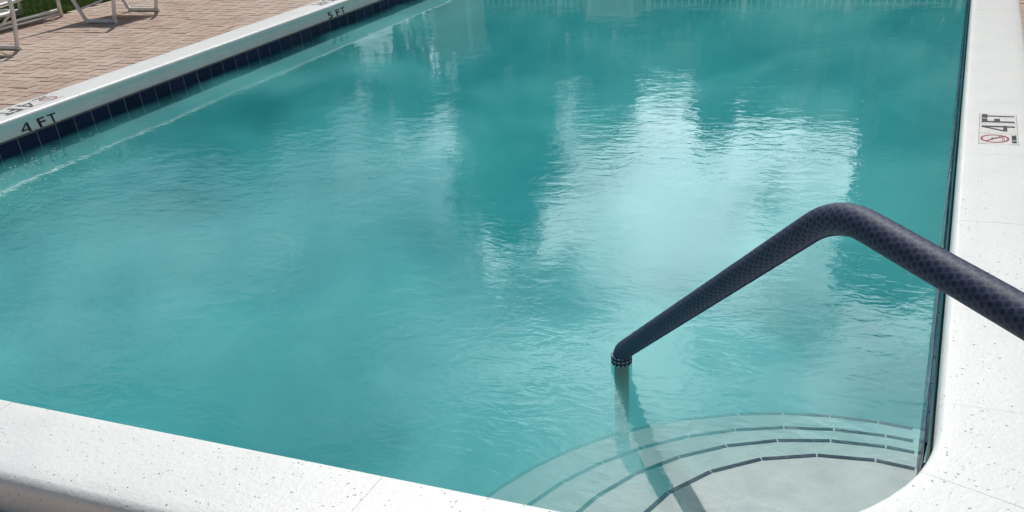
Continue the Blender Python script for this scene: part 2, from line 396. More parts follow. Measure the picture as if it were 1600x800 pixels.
# ---- corner steps: fan of treads clipped by the two walls
def arc_poly(c, Rr, L, phase):
    """tread edge as chords of length L from the X=0 wall round to the Y=0 wall"""
    a_end = math.acos(min(1, -c[0]/Rr))      # where x = 0
    pts = []
    dA = 2*math.asin(L/2/Rr); a = a_end-phase
    first = (0.0, c[1]+math.sqrt(Rr*Rr-c[0]**2)); pts.append(first)
    a = math.atan2(first[1]-c[1], first[0]-c[0])+dA*phase
    while True:
        x = c[0]+Rr*math.cos(a); y = c[1]+Rr*math.sin(a)
        if y < 0.0: 
            pts.append((c[0]-math.sqrt(max(0,Rr*Rr-c[1]**2)), 0.0)); break
        pts.append((x,y)); a += dA
        if a > math.pi*1.9: break
    return pts
steps = empty('corner_steps', (0,0,-.3), 'fan of four rounded white entry steps edged with navy tile in the near right corner', None, None, 'structure')
LV = [(-.232, (-.118,.188), .548, .75), (-.305, (-.105,.150), .771, .60), (-.385, (-.120,.150), .954, .62), (-.470, (-.158,.205), 1.108, .80)]
for i, (z, c, Rr, ph) in enumerate(LV):
    P = arc_poly(c, Rr, .153, ph)
    poly = [(.015,-.015)]+[(.015,P[0][1])]+P+[(P[-1][0],-.015)]
    k = len(poly); zb = -1.2
    V = [(x,y,z) for x,y in poly]+[(x,y,zb) for x,y in poly]
    Fc = [tuple(range(k))]+[(j,k+j,k+(j+1)%k,(j+1)%k) for j in range(k)]
    o = mesh('tread', V, Fc, m_pla, steps); local(o, steps)
    for j in range(len(P)-1):
        a = Vector((*P[j],0)); bq = Vector((*P[j+1],0)); d = bq-a
        if d.length < .03: continue
        d.normalize(); nrm = Vector((-d.y, d.x, 0))
        if (Vector((c[0],c[1],0))-a).dot(nrm) < 0: nrm = -nrm
        g = .0028; wd = .0090
        if j == 0: a = a+d*.012
        a2 = a+d*g; b2 = bq-d*g
        q = [a2-nrm*.003, b2-nrm*.003, b2+nrm*wd, a2+nrm*wd]
        V = [(p_.x,p_.y,z-.012) for p_ in q]+[(p_.x,p_.y,z+.0025) for p_ in q]
        o = mesh('nosing_tile', V, [(0,3,2,1),(4,5,6,7),(0,1,5,4),(1,2,6,5),(2,3,7,6),(3,0,4,7)], m_step, steps); local(o, steps)

# ---- water body
P = outline(0.006, 12); k = len(P)
V = [(x,y,WZ) for x,y in P]+[(x,y,-2.05) for x,y in P]
wat = mesh('water', V, [tuple(range(k)), tuple(range(2*k-1,k-1,-1))]+[(i,k+i,k+(i+1)%k,(i+1)%k) for i in range(k)], m_wat)
tag(wat, kind='structure')

# ---- coping: cast stones laid end to end round the pool
cop = empty('pool_coping', (0,0,0), 'raised white painted coping with a rounded rim round the pool', None, None, 'structure')
def cop_profile():
    # (outward distance, z) from the water face over the top to the deck side
    p = [(.020,-.107),(.0045,-.1065),(.0035,-.100),(.0080,-.085),(.0120,-.068),(.0140,-.055),(.0120,-.046),(.0050,-.038)]
    r = .020
    for k in range(7): a = R(190-100*k/6); p.append((.018+.018*math.cos(a), -r-.0015+ (r+.0015)*math.sin(a)))
    p += [(.06,.0),(.12,.0008),(.18,.0008),(.235,-.0003)]
    r = .038
    for k in range(1,8): a = R(90-88*k/7); p.append((CWD-r+r*math.cos(a), -r-.001+r*math.sin(a)))
    p += [(CWD+.001,-.09),(CWD,-.24),(.02,-.24)]
    return p
PROF = cop_profile()
def stone(path, dz, sh):
    """path: list of (point, outward normal); closed profile swept along it with eased ends"""
    n = len(path); k = len(PROF); V = []; Fc = []
    cen = (sum(p[0] for p in PROF)/k, -.12)
    rings = [(i, 0.0) for i in range(n)]
    tang0 = (path[1][0]-path[0][0]).normalized(); tang1 = (path[-1][0]-path[-2][0]).normalized()
    for j, (i, e) in enumerate(rings):
        pt, nr = path[i]
        for d, z in PROF:
            dd, zz = d+.0025, z
            if e:
                s_ = .0012/max(.03, math.hypot(d-CWD/2, z+.10)); dd = d+(CWD/2-d)*s_; zz = z+(-.10-z)*s_
            sj = sh[i] if hasattr(sh, '__len__') else sh
            V.append((pt.x+nr.x*(dd+sj), pt.y+nr.y*(dd+sj), zz+dz))
    m_ = len(rings)
    for j in range(m_-1):
        for q in range(k): Fc.append((j*k+q, j*k+(q+1)%k, (j+1)*k+(q+1)%k, (j+1)*k+q))
    Fc.append(tuple(range(k))[::-1]); Fc.append(tuple((m_-1)*k+q for q in range(k)))
    o = mesh('coping_stone', V, Fc, m_cop, cop, True)
    bm = bmesh.new(); bm.from_mesh(o.data); bmesh.ops.recalc_face_normals(bm, faces=bm.faces); bm.to_mesh(o.data); bm.free()
    o.data.set_sharp_from_angle(angle=R(28))
    return o
GAP = .0010
def straight(a, b, nr, cuts, base=0.0):
    a = Vector(a); b = Vector(b); nr = Vector(nr); L = (b-a).length; d = (b-a)/L
    cuts = [0]+[c for c in cuts if .05 < c < L-.05]+[L]
    for i in range(len(cuts)-1):
        s0, s1 = cuts[i]+GAP/2, cuts[i+1]-GAP/2
        m_ = max(2, int((s1-s0)/.3)+1)
        stone([(a+d*(s0+(s1-s0)*q/m_), nr) for q in range(m_+1)], random.uniform(-.0004,.0004), base+random.uniform(-.0004,.0004))
right_y = [.70, 1.24, 1.95, 2.71, 3.48, 4.28, 5.07]+[5.07+.7*i for i in range(1,9)]
left_y = [1.0, 1.70, 2.39, 3.07, 3.73, 4.38, 5.03, 5.68, 6.33]+[6.33+.66*i for i in range(1,7)]
straight((0,.69,0), (0,PL-FR,0), (1,0,0), [y-.69 for y in right_y[1:]], .006)
straight((-PW,FR,0), (-PW,PL-FR,0), (-1,0,0), [y-FR for y in left_y])
straight((-PW+FR,0,0), (-FR,0,0), (0,-1,0), [x+PW-FR for x in (-4.2,-3.6,-3.0,-2.41,-1.81,-1.195)], -.010)
straight((-PW+FR,PL,0), (-FR,PL,0), (0,1,0), [.62*i for i in range(1,7)])
for (cx_, cy_, a0) in ((-FR, FR, -90), (-FR, PL-FR, 0), (-PW+FR, PL-FR, 90), (-PW+FR, FR, 180)):
    if a0 == -90 and cx_ == -FR:      # near right corner: one long curved stone and one that runs on into the straight
        for a_, b_, tail in ((-90,-20,0),(-20,0,1)):
            pth = []
            for q in range(13):
                a = R(a_+.05+(b_-a_-.1)*q/12); nv = Vector((math.cos(a), math.sin(a), 0)); pth.append((Vector((cx_,cy_,0))+nv*FR, nv))
            if tail: pth.append((Vector((0,.69-GAP/2,0)), Vector((1,0,0))))
            stone(pth, random.uniform(-.0004,.0004), .006 if tail else [-.010+.016*q/12 for q in range(13)])
        continue
    for h_ in range(2):
        pth = []
        for q in range(9):
            a = R(a0+45*h_+45*q/8); nv = Vector((math.cos(a), math.sin(a), 0)); pth.append((Vector((cx_,cy_,0))+nv*FR, nv))
        stone(pth, random.uniform(-.001,.001), 0)

# ---- lettering
def text_mesh(name, body, size, xs, m, parent, mtx, thick=.0008, bold=.012):
    cu = bpy.data.curves.new('lettering', 'FONT'); cu.body = body; cu.size = size; cu.extrude = thick/2; cu.offset = bold*size
    cu.align_x = 'CENTER'; cu.align_y = 'CENTER'; cu.resolution_u = 4
    o = bpy.data.objects.new('tmp', cu); COL.objects.link(o)
    me = bpy.data.meshes.new_from_object(o.evaluated_get(bpy.context.evaluated_depsgraph_get()))
    bpy.data.objects.remove(o); bpy.data.curves.remove(cu)
    n = len(me.vertices); co = np.empty(n*3); me.vertices.foreach_get('co', co); co = co.reshape(-1,3)
    lo, hi = co.min(0), co.max(0); cen = (lo+hi)/2
    wdt, hgt = xs    # final width and height
    co[:,0] = (co[:,0]-cen[0])*wdt/(hi[0]-lo[0]); co[:,1] = (co[:,1]-cen[1])*hgt/(hi[1]-lo[1]); co[:,2] -= cen[2]
    me.vertices.foreach_set('co', co.ravel()); me.materials.clear(); me.materials.append(m)
    me.transform(mtx); me.update()
    return link(bpy.data.objects.new(name, me), parent)
def frame(origin, xdir, ydir):
    x = Vector(xdir).normalized(); y = Vector(ydir).normalized(); z = x.cross(y)
    m_ = Matrix((x, y, z)).transposed().to_4x4(); m_.translation = Vector(origin); return m_

def four(m, parent, mtx, w, h, z=0.0005):
    V = []; Fc = []
    t_ = .20*w
    for i, q in enumerate(([(.20*w,-h/2),(.20*w+1.25*t_,-h/2),(.20*w+1.25*t_,h/2),(.20*w,h/2)],
              [(-w/2,-.27*h),(w/2,-.27*h),(w/2,-.15*h),(-w/2,-.15*h)],
              [(-w/2,-.16*h),(-w/2+1.1*t_,-.16*h),(.20*w,h/2-.16*h),(.20*w,h/2)])):
        n = len(V); zz = z+i*.00015
        V += [mtx @ Vector((a,b_,0)) for a,b_ in q]+[mtx @ Vector((a,b_,zz)) for a,b_ in q]
        Fc += [tuple(n+k_ for k_ in f_) for f_ in ((4,5,6,7),(0,1,5,4),(1,2,6,5),(2,3,7,6),(3,0,4,7))]
    return mesh('lettering', V, Fc, m, parent)
def marker(o3, xdir, ydir, digit, label):
    """three six inch ceramic tiles set flush in the coping: no-diving symbol, digit, FT; o3 = centre of the middle tile"""
    x = Vector(xdir); y = Vector(ydir); o3 = Vector(o3)
    e = empty('depth_marker', o3, label, 'depth marker', 'depth markers set in the coping')
    T = TS
    for s in (-1, 0, 1):
        m_ = frame(x*(s*T), xdir, ydir); w = (T-.004)/2
        V = [m_ @ Vector(q) for q in ((-w,-w,-.006),(w,-w,-.006),(w,w,-.006),(-w,w,-.006),(-w,-w,.0010),(w,-w,.0010),(w,w,.0010),(-w,w,.0010))]
        mesh('marker_tile', V, [(0,3,2,1),(4,5,6,7),(0,1,5,4),(1,2,6,5),(2,3,7,6),(3,0,4,7)], m_sign, e)
        # thin dark joint round the tile
        V = [m_ @ Vector(q) for q in ((-w-.002,-w-.002,-.003),(w+.002,-w-.002,-.003),(w+.002,w+.002,-.003),(-w-.002,w+.002,-.003),(-w-.002,-w-.002,.0004),(w+.002,-w-.002,.0004),(w+.002,w+.002,.0004),(-w-.002,w+.002,.0004))]
        mesh('marker_joint', V, [(0,3,2,1),(4,5,6,7),(0,1,5,4),(1,2,6,5),(2,3,7,6),(3,0,4,7)], m_grout, e)
    up_ = .0018
    if digit == '4': four(m_ink, e, frame(Vector((0,0,up_-.0006)), xdir, ydir), .084, .132)
    else: text_mesh('lettering', digit, .15, (.072,.132), m_ink, e, frame(Vector((0,0,up_)), xdir, ydir), bold=.004)
    text_mesh('lettering', 'F', .15, (.055,.132), m_ink, e, frame(x*(T-.034)+Vector((0,0,up_)), xdir, ydir), bold=.02)
    text_mesh('lettering', 'T', .15, (.058,.132), m_ink, e, frame(x*(T+.036)+Vector((0,0,up_)), xdir, ydir), bold=.02)
    text_mesh('lettering', 'NO DIVING', .03, (.108,.019), m_ink, e, frame(-x*T-y*.060+Vector((0,0,up_)), xdir, ydir), bold=.01)
    # prohibition ring, bar, swimmer
    m_ = frame(-x*T+y*.014+Vector((0,0,up_)), xdir, ydir)
    def flat(name, polys, mt, zz):
        V = []; Fc = []
        for pl in polys:
            n = len(V); V += [m_ @ Vector((a, b_, zz)) for a, b_ in pl]; Fc.append(tuple(range(n, n+len(pl))))
        return mesh(name, V, Fc, mt, e)
    ro, ri = .056, .048; K = 32; polys = []
    for k in range(K):
        a, b_ = 2*math.pi*k/K, 2*math.pi*(k+1)/K
        polys.append([(ri*math.cos(a),ri*math.sin(a)),(ro*math.cos(a),ro*math.sin(a)),(ro*math.cos(b_),ro*math.sin(b_)),(ri*math.cos(b_),ri*math.sin(b_))])
    c_, s_ = math.cos(R(-45)), math.sin(R(-45)); hw = .0035; L = ri+.001
    polys.append([(-L*c_+hw*s_,-L*s_-hw*c_),(L*c_+hw*s_,L*s_-hw*c_),(L*c_-hw*s_,L*s_+hw*c_),(-L*c_-hw*s_,-L*s_+hw*c_)])
    flat('prohibition_ring', polys, m_red, .0003)
    def bar(p, q, w_):
        p = Vector(p); q = Vector(q); d = (q-p).normalized(); n_ = Vector((-d.y,d.x))*w_/2
        return [tuple(p-n_), tuple(q-n_), tuple(q+n_), tuple(p+n_)]
    sw = [bar((-.030,.028),(.004,.004),.008), bar((.004,.004),(.020,-.014),.006), bar((-.005,.010),(.016,.010),.004),
          [(.028+.006*math.cos(2*math.pi*k/10), -.020+.006*math.sin(2*math.pi*k/10)) for k in range(10)]]
    for yy in (-.030,-.037):
        sw += [bar((-.026+.012*k, yy+(.002 if k%2 else 0)),(-.014+.012*k, yy+(0 if k%2 else .002)),.0022) for k in range(4)]
    flat('diver_symbol', sw, m_ink, 0.0)
    return e
marker((.0765+TS/2, 3.307-1.5*TS, 0.0005), (0,1,0), (-1,0,0), '4', 'depth marker on the right coping reading 4 FT above a red no diving ring')
marker((-PW-.163, 2.797, 0.0005), (0,-1,0), (1,0,0), '4', 'depth marker 4 FT lying on top of the left coping at the left frame edge')
marker((-PW-.163, 6.30, 0.0005), (0,-1,0), (1,0,0), '5', 'depth marker on top of the left coping just above the stencilled 5 FT')
# stencilled depth on the water face of the left coping
def stencil(y0, digit):
    ydir = Vector((-.010, 0, .046)).normalized()
    for ch, a, w_ in ((digit, .045, .072), ('F', .175, .060), ('T', .262, .068)):
        if ch == '4':
            four(m_ink, cop, frame(Vector((-PW-.0112, y0+a, -.0765)), (0,1,0), ydir), w_, .054, .0012); continue
        text_mesh('lettering', ch, .1, (w_, .054), m_ink, cop, frame(Vector((-PW-.0112, y0+a, -.0765)), (0,1,0), ydir), thick=.002, bold=.016)
stencil(2.553, '4'); stencil(6.02, '5')

# ------------------------------------------------------------------ brick deck, herringbone
deck = empty('brick_paving', (0,0,DZ), None, None, None, 'structure')
bed = MB()
def inpool(x, y, m_): return -PW-m_ < x < m_ and -m_ < y < PL+m_
GX = -8.70                                  # lawn edge, left
def grass_edge(y): return -8.72+.02*math.sin(y*1.3)
P = outline(.29, 8)
bm = bmesh.new()
inner = [bm.verts.new((x,y,DZ-.012)) for x,y in P]
outer = [bm.verts.new(q) for q in ((4,-4,DZ-.012),(4,15.5,DZ-.012),(GX-.03,15.5,DZ-.012),(GX-.03,-4,DZ-.012))]
e_ = [bm.edges.new((inner[i], inner[(i+1)%len(inner)])) for i in range(len(inner))]+[bm.edges.new((outer[i], outer[(i+1)%4])) for i in range(4)]
bmesh.ops.triangle_fill(bm, edges=e_, use_beauty=True)
me = bpy.data.meshes.new('bedding_sand'); bm.to_mesh(me); bm.free(); me.materials.append(m_sand)
local(link(bpy.data.objects.new('bedding_sand', me), deck), deck)
TINTS = [(.52,.36,.29),(.55,.38,.31),(.47,.29,.23),(.58,.43,.34),(.50,.32,.26),(.42,.28,.22),(.60,.47,.38),(.54,.35,.28),(.56,.41,.33),(.48,.34,.28)]
U = .1
def brick_box(lx, ly, wob=0.0):
    g = .0030; mb = MB(); mb.bevbox((g,g,-.02),(lx-g,ly-g,0),.0045); return mb
protos = {}
for kind, (lx, ly) in (('h',(2*U,U)),('v',(U,2*U))):
    for ti, tn in enumerate(TINTS):
        mb = brick_box(lx, ly); me = bpy.data.meshes.new('brick'); me.from_pydata(mb.v, [], mb.f); me.materials.append(m_brick)
        a = me.color_attributes.new('tint', 'FLOAT_COLOR', 'POINT')
        for d_ in a.data: d_.color = (*tn, 1)
        protos[(kind,ti)] = me
fmv = fw; 
def project(x, y, z):
    d = Vector((x,y,z))-CAM; zz = d.dot(fw)
    if zz <= .1: return None
    return (800+F*d.dot(rt)/zz, CY-F*d.dot(up)/zz, zz)
bricks = []
x_lo, x_hi, y_lo, y_hi = GX, 3.4, -3.0, 14.0
i0, i1 = int(x_lo/U)-1, int(x_hi/U)+1; j0, j1 = int(y_lo/U)-1, int(y_hi/U)+1
for i in range(i0, i1):
    for j in range(j0, j1):
        c4 = (i-j) % 4
        if c4 == 0: kind, lx, ly = 'h', 2*U, U
        elif c4 == 3: kind, lx, ly = 'v', U, 2*U
        else: continue
        x, y = i*U, j*U
        if x < x_lo-.05 or x+lx > x_hi or y < y_lo or y+ly > y_hi: continue
        cx_, cy_ = x+lx/2, y+ly/2
        if inpool(cx_, cy_, .26): continue
        if x < -8.8: continue
        pr = project(cx_, cy_, DZ)
        vis = pr is not None and -15 < pr[0] < 1615 and -8 < pr[1] < 815 and not inpool(cx_, cy_, .33)
        bricks.append((0 if vis else 1, pr[2] if pr else 99, kind, x, y, lx, ly))
bricks.sort(key=lambda q: (q[0], q[1]))
rr = random.Random(3)
rest = []
nsing = 0
for q in bricks:
    vis, _, kind, x, y, lx, ly = q
    ti = rr.randrange(len(TINTS)); dz = rr.gauss(0,.0012)
    if vis == 0 and nsing < 298:
        o = bpy.data.objects.new('brick', protos[(kind,ti)]); link(o, deck); o.location = (x, y, dz)
        o.rotation_euler = (rr.gauss(0,.006), rr.gauss(0,.006), rr.gauss(0,.006)); nsing += 1
    else: rest.append((kind, ti, x, y, lx, ly, dz))
V = []; Fc = []; CA = []
for kind, ti, x, y, lx, ly, dz in rest:
    mb = brick_box(lx, ly); n = len(V); s1, s2 = rr.gauss(0,.006), rr.gauss(0,.006)
    for a in mb.v: V.append((a[0]+x, a[1]+y, a[2]+dz+s1*(a[0]-lx/2)+s2*(a[1]-ly/2)))
    Fc += [tuple(n+k_ for k_ in f_) for f_ in mb.f]; CA += [(*TINTS[ti],1)]*len(mb.v)
o = mesh('bricks_beyond', V, Fc, m_brick, deck); tag(o, kind='stuff')
a = o.data.color_attributes.new('tint', 'FLOAT_COLOR', 'POINT'); a.data.foreach_set('color', np.array(CA).ravel())

# ------------------------------------------------------------------ lawn beside the deck
rng = np.random.default_rng(5)
lw = mesh('lawn', [(-14,-4,DZ-.006),(GX-.03,-4,DZ-.006),(GX-.03,15.5,DZ-.006),(-14,15.5,DZ-.006)], [(0,1,2,3)], m_lawn); tag(lw, kind='structure')
nb_ = 60000
gx = GX-.02-rng.random(nb_)**1.3*2.6; gy = 4.6+rng.random(nb_)*4.0
gh = rng.uniform(.025,.06,nb_); ga = rng.random(nb_)*6.283; lean = rng.normal(0,.022,(nb_,2)); gw = rng.uniform(.002,.004,nb_)
gz = np.full(nb_, DZ-.006)
Vt = np.empty((nb_,3,3))
Vt[:,0] = np.c_[gx-np.cos(ga)*gw, gy-np.sin(ga)*gw, gz]; Vt[:,1] = np.c_[gx+np.cos(ga)*gw, gy+np.sin(ga)*gw, gz]
Vt[:,2] = np.c_[gx+lean[:,0], gy+lean[:,1], gz+gh]
me = bpy.data.meshes.new('grass'); me.vertices.add(nb_*3); me.vertices.foreach_set('co', Vt.ravel())
me.loops.add(nb_*3); me.loops.foreach_set('vertex_index', np.arange(nb_*3)); me.polygons.add(nb_); me.polygons.foreach_set('loop_start', np.arange(0,nb_*3,3))
me.update(calc_edges=True); me.materials.append(m_grass)
tag(link(bpy.data.objects.new('grass', me)), 'short green grass beyond the brick paving', None, None, 'stuff')

# ------------------------------------------------------------------ handrail on the diagonal of the corner steps
RA = R(139); rd = Vector((math.sin(RA), math.cos(RA), 0)); RB = Vector((-.905, .98, 0))
rail = empty('handrail', (RB.x, RB.y, -.45), 'curved handrail in dotted navy neoprene rising from the water at the corner steps', 'handrail')
def rp(s, z): return RB+rd*s+Vector((0,0,z))
ctrl = [rp(0,-.47), rp(0,-.140), rp(.985,.641), rp(1.70,.622), rp(1.80,-.125)]
path = fillet_path(ctrl, [.065,.25,.10], .012)
dens = [path[0]]
for p in path[1:]:
    d_ = (p-dens[-1]).length; n = max(1, int(d_/.03)); a = dens[-1].copy()
    for k in range(1, n+1): dens.append(a.lerp(p, k/n))
mb = MB(); mb.tube(dens, .0235, 20); o = mb.build('tube', m_steel, rail, True); local(o, rail)
# cover: starts just above the water
ci = next(i for i, p in enumerate(dens) if p.z > -.166)
ce = len(dens)-1
while dens[ce].z < -.02: ce -= 1
cpts = dens[ci:ce]
def cover(pts, rad, seg=40):
    V = []; Fc = []; UVs = []; dist = 0; side = Vector((rd.y, -rd.x, 0))
    for i, p in enumerate(pts):
        if i: dist += (p-pts[i-1]).length
        tt = (pts[min(i+1,len(pts)-1)]-pts[max(i-1,0)]).normalized(); b_ = side.cross(tt).normalized()
        for k in range(seg+1):
            th = 2*math.pi*k/seg-math.pi/2*1.0
            wob = 1+.012*noise.noise(Vector((dist*14, th*.6, 3)))
            V.append(p+(side*math.cos(th)+b_*math.sin(th))*rad*wob); UVs.append((dist, k/seg*2*math.pi*rad))
    S1 = seg+1
    for i in range(len(pts)-1):
        for k in range(seg): Fc.append((i*S1+k, i*S1+k+1, (i+1)*S1+k+1, (i+1)*S1+k))
    return V, Fc, UVs
V, Fc, UVs = cover(cpts, .0285)
o = mesh('grip_cover', V, Fc, m_grip, rail, True); local(o, rail)
uvl = o.data.uv_layers.new(name='UVMap'); li = np.empty(len(o.data.loops), dtype=int); o.data.loops.foreach_get('vertex_index', li)
uvl.data.foreach_set('uv', np.array(UVs)[li].ravel())
# seam welt along the underside
side = Vector((rd.y, -rd.x, 0)); mb = MB(); wl = []
for i, p in enumerate(cpts):
    tt = (cpts[min(i+1,len(cpts)-1)]-cpts[max(i-1,0)]).normalized(); b_ = side.cross(tt).normalized()
    if b_.z < 0 and tt.z > -.5: b_ = -b_
    wl.append(p-b_*.0285)
mb.tube(wl, .0028, 6); o = mb.build('seam', m_under, rail, True); local(o, rail)
# cuff rings at the waterline
for zz, ra in ((-.166,.0300),(-.179,.0292),(-.153,.0302)):
    mb = MB(); K = 28; pts = [RB+Vector((ra*math.cos(2*math.pi*k/K), ra*math.sin(2*math.pi*k/K), zz)) for k in range(K+1)]
    mb.tube(pts, .0032, 8, False); o = mb.build('cuff_ring', m_cuff, rail, True); local(o, rail)
mb = MB()
for k in range(14):
    a = 2*math.pi*k/14; p = RB+Vector((.0298*math.cos(a), .0298*math.sin(a), 0)); mb.tube([p+Vector((0,0,-.180)), p+Vector((0,0,-.150))], .0040, 6)
o = mb.build('cuff_cord', m_under, rail, True); local(o, rail)
mb = MB(); q = rp(1.80,-.12); mb.tube([q, q+Vector((0,0,.012)), q+Vector((0,0,.022))], [.055,.052,.030], 24); o = mb.build('base_flange', m_steel, rail, True); local(o, rail)

# tiny bubbles drifting on the surface near the left wall
rb = random.Random(21); mb = MB()
for k in range(260):
    x = -4.95+abs(rb.gauss(0,.35)); y = 2.1+rb.gauss(0,.45)
    if x > -3.6 or y < .9: continue
    r_ = rb.uniform(.0015,.0038); n = len(mb.v)
    mb.v += [(x+r_*math.cos(a*1.047), y+r_*math.sin(a*1.047), WZ+.0005) for a in range(6)]+[(x+r_*.6*math.cos(a*1.047), y+r_*.6*math.sin(a*1.047), WZ+r_*.8) for a in range(6)]+[(x,y,WZ+r_)]
    for a in range(6):
        b2_ = (a+1)%6; mb.f += [(n+a,n+b2_,n+6+b2_,n+6+a),(n+6+a,n+6+b2_,n+12)]
tag(mb.build('bubbles', m_glide, None, True), 'tiny white bubbles floating beside the left wall', None, None, 'stuff')

# ------------------------------------------------------------------ sling chairs
def tubeobj(name, pts, rad, m, parent, rs=None, seg=12, flat=1.0):
    mb = MB(); pp = fillet_path(pts, rs, .01) if rs else pts
    mb.tube(pp, rad, seg, True, flat); return mb.build(name, m, parent, True)
def make_chair(loc, label):
    """faces +X; origin on the deck under the front right leg"""
    c = empty('patio_chair', loc, label, 'chair', 'sling chairs facing the pool')
    Wd = .60; r = .019
    for y in (0, Wd):
        # front leg, sled and slanted rear leg in one bent tube
        tubeobj('side_frame', [(.115,y,.56),(.085,y,.30),(0,y,r),(-.36,y,r),(-.62,y,.56),(-.78,y,.98)], r, m_alu, c, [.3,.045,.06,.4])
        tubeobj('armrest', [(.113,y,.56),(.06,y,.585),(-.50,y,.575),(-.63,y,.57)], .016, m_alu, c, [.03,.1], flat=.6)
        tubeobj('seat_rail', [(.088,y,.300),(.02,y,.318),(-.40,y,.27),(-.54,y,.33)], .011, m_alu, c, [.06,.1])
        tubeobj('seat_brace', [(.080,y,.285),(.0,y,.262),(-.10,y,.20),(-.30,y,.15),(-.42,y,.12)], .009, m_alu, c, [.04,.06,.05])
        for x in (.0,-.36):
            mb = MB(); mb.tube([(x+.012,y,0),(x+.012,y,.012),(x+.012,y,.03)], [.018,.022,.017], 12); mb.build('glide', m_glide, c, True)
    for (x,z) in ((.072,.295),(-.40,.255),(-.76,.93)):
        tubeobj('cross_bar', [(x,.0,z),(x,Wd,z)], .010, m_alu, c)
    # sling seat and back
    V = []; Fc = []; prof = [(.07,.312),(-.05,.300),(-.2,.272),(-.36,.262),(-.48,.31),(-.58,.50),(-.68,.72),(-.755,.93)]
    ny = 8
    for (x,z) in prof:
        for k in range(ny+1):
            w = k/ny; V.append((x, .012+w*(Wd-.024), z-.03*math.sin(math.pi*w)*(.3 if z > .6 else 1)))
    n_ = len(V); V += [(a,b_,z-.003) for a,b_,z in V[:n_]]
    for i in range(len(prof)-1):
        for k in range(ny):
            a = i*(ny+1)+k; Fc.append((a,a+1,a+ny+2,a+ny+1)); Fc.append(tuple(n_+q for q in (a,a+ny+1,a+ny+2,a+1)))
    mesh('sling', V, Fc, m_sling, c, True)
    mesh('sling_hem', [(.072,.012,.314),(.072,Wd-.012,.314),(.088,Wd-.012,.302),(.088,.012,.302)], [(0,1,2,3)], m_alu, c)
    return c
ch = make_chair((-7.494, 5.925, DZ), 'white framed sling chair farther along the brick paving, both sled legs in view')
def copy_tree(o, parent=None):
    c = o.copy(); COL.objects.link(c); c.parent = parent
    for q in list(o.children): copy_tree(q, c)
    return c
c2 = copy_tree(ch); c2.location = (-7.553, 4.185, DZ); c2['label'] = 'white framed sling chair cut off by the left frame edge, nearest the camera'

# low lounger behind, on runners along the lawn
lo = empty('low_lounger', (-8.53, 6.27, DZ), 'low white lounger on double runner rails beside the grass behind the sling chairs', 'lounger')
for dy, nm in ((0,'leg'),(-1.75,'leg')):
    for dx in (0, -.55):
        tubeobj('leg', [(dx,dy,.0),(dx+.035,dy,.36)], .019, m_alu, lo)
for dx in (0, -.55):
    tubeobj('runner_rail', [(dx-.006,-.02,.062),(dx-.006,-1.74,.062)], .016, m_alu, lo)
    tubeobj('runner_rail', [(dx-.002,-.02,.026),(dx-.002,-1.74,.026)], .016, m_alu, lo)
    tubeobj('seat_rail', [(dx+.02,.06,.34),(dx+.02,-.30,.245),(dx+.02,-.75,.225),(dx+.02,-1.2,.24),(dx+.02,-1.85,.30)], .013, m_alu, lo, [.25,.4,.4])
V = []; Fc = []
for i, (yy, z) in enumerate(((.05,.335),(-.30,.235),(-.75,.20),(-1.2,.225),(-1.85,.295))):
    for k in range(5): V.append((.02-.57*k/4, yy, z-.02*math.sin(math.pi*k/4)))
for i in range(4):
    for k in range(4): a = i*5+k; Fc.append((a,a+1,a+6,a+5))
mesh('sling', V, Fc, m_sling, lo, True)

# ------------------------------------------------------------------ what stands beyond the pool (seen mirrored in the water)
def az_x(az, Y): return CAM.x+(Y-CAM.y)*math.tan(R(az))
def el_z(az, el, Y): return (Y-CAM.y)/math.cos(R(az))*math.tan(R(el))-1.651
# picket fence
FY = 14.2
fen = empty('picket_fence', (-3, FY, DZ), 'white picket fence beyond the far end of the pool', 'fence')
ftop = el_z(-17, 9.5, FY)
x = az_x(-25.3, FY); xe = az_x(6, FY); mb = MB(); mb.box((-.009,-.007,0),(.009,.007,ftop-DZ)); pm = None
k = 0
while x < xe:
    if not (az_x(-18.7,FY) < x < az_x(-16.2,FY)):
        if k % 14 == 0:
            m2 = MB(); m2.box((x-.035,FY-.035,DZ-.01),(x+.035,FY+.035,ftop+.05)); local(m2.build('post', m_wfr, fen), fen)
        else:
            if pm is None: o = mb.build('picket', m_wfr, fen); pm = o.data
            else: o = link(bpy.data.objects.new('picket', pm), fen)
            o.location = (x-fen.location.x, 0, 0)
    x += .108; k += 1
for zz in (ftop-.06, ftop-.95):
    m2 = MB(); m2.box((az_x(-25.3,FY),FY-.022,zz-.02),(xe,FY-.010,zz+.02)); local(m2.build('rail', m_wfr, fen), fen)
def pillar(az0, az1, el, Y, label, nm='stucco_pillar', cap=True):
    x0, x1 = az_x(az0,Y), az_x(az1,Y); zt = el_z((az0+az1)/2, el, Y)
    e = empty(nm, ((x0+x1)/2, Y, DZ), label, 'pillar')
    m2 = MB(); m2.box((x0,Y-.3,DZ-.02),(x1,Y+.3,zt)); local(m2.build('shaft', m_stucco, e), e)
    for xx in (x0,x1):
        m2 = MB(); m2.box((xx-.035,Y-.34,DZ-.02),(xx+.035,Y-.301,zt+.002)); local(m2.build('corner_trim', m_wfr, e), e)
    m2 = MB(); m2.box((x0-.06,Y-.36,zt+.003),(x1+.06,Y+.36,zt+.07)); local(m2.build('cap', m_wfr, e), e)
pillar(-27.3,-25.3,10.9,13.6,'square stucco gate pillar with white corner trim at the left end of the picket fence')
pillar(-18.6,-16.3,9.5,14.2,'wide stucco pillar standing between two runs of the picket fence')
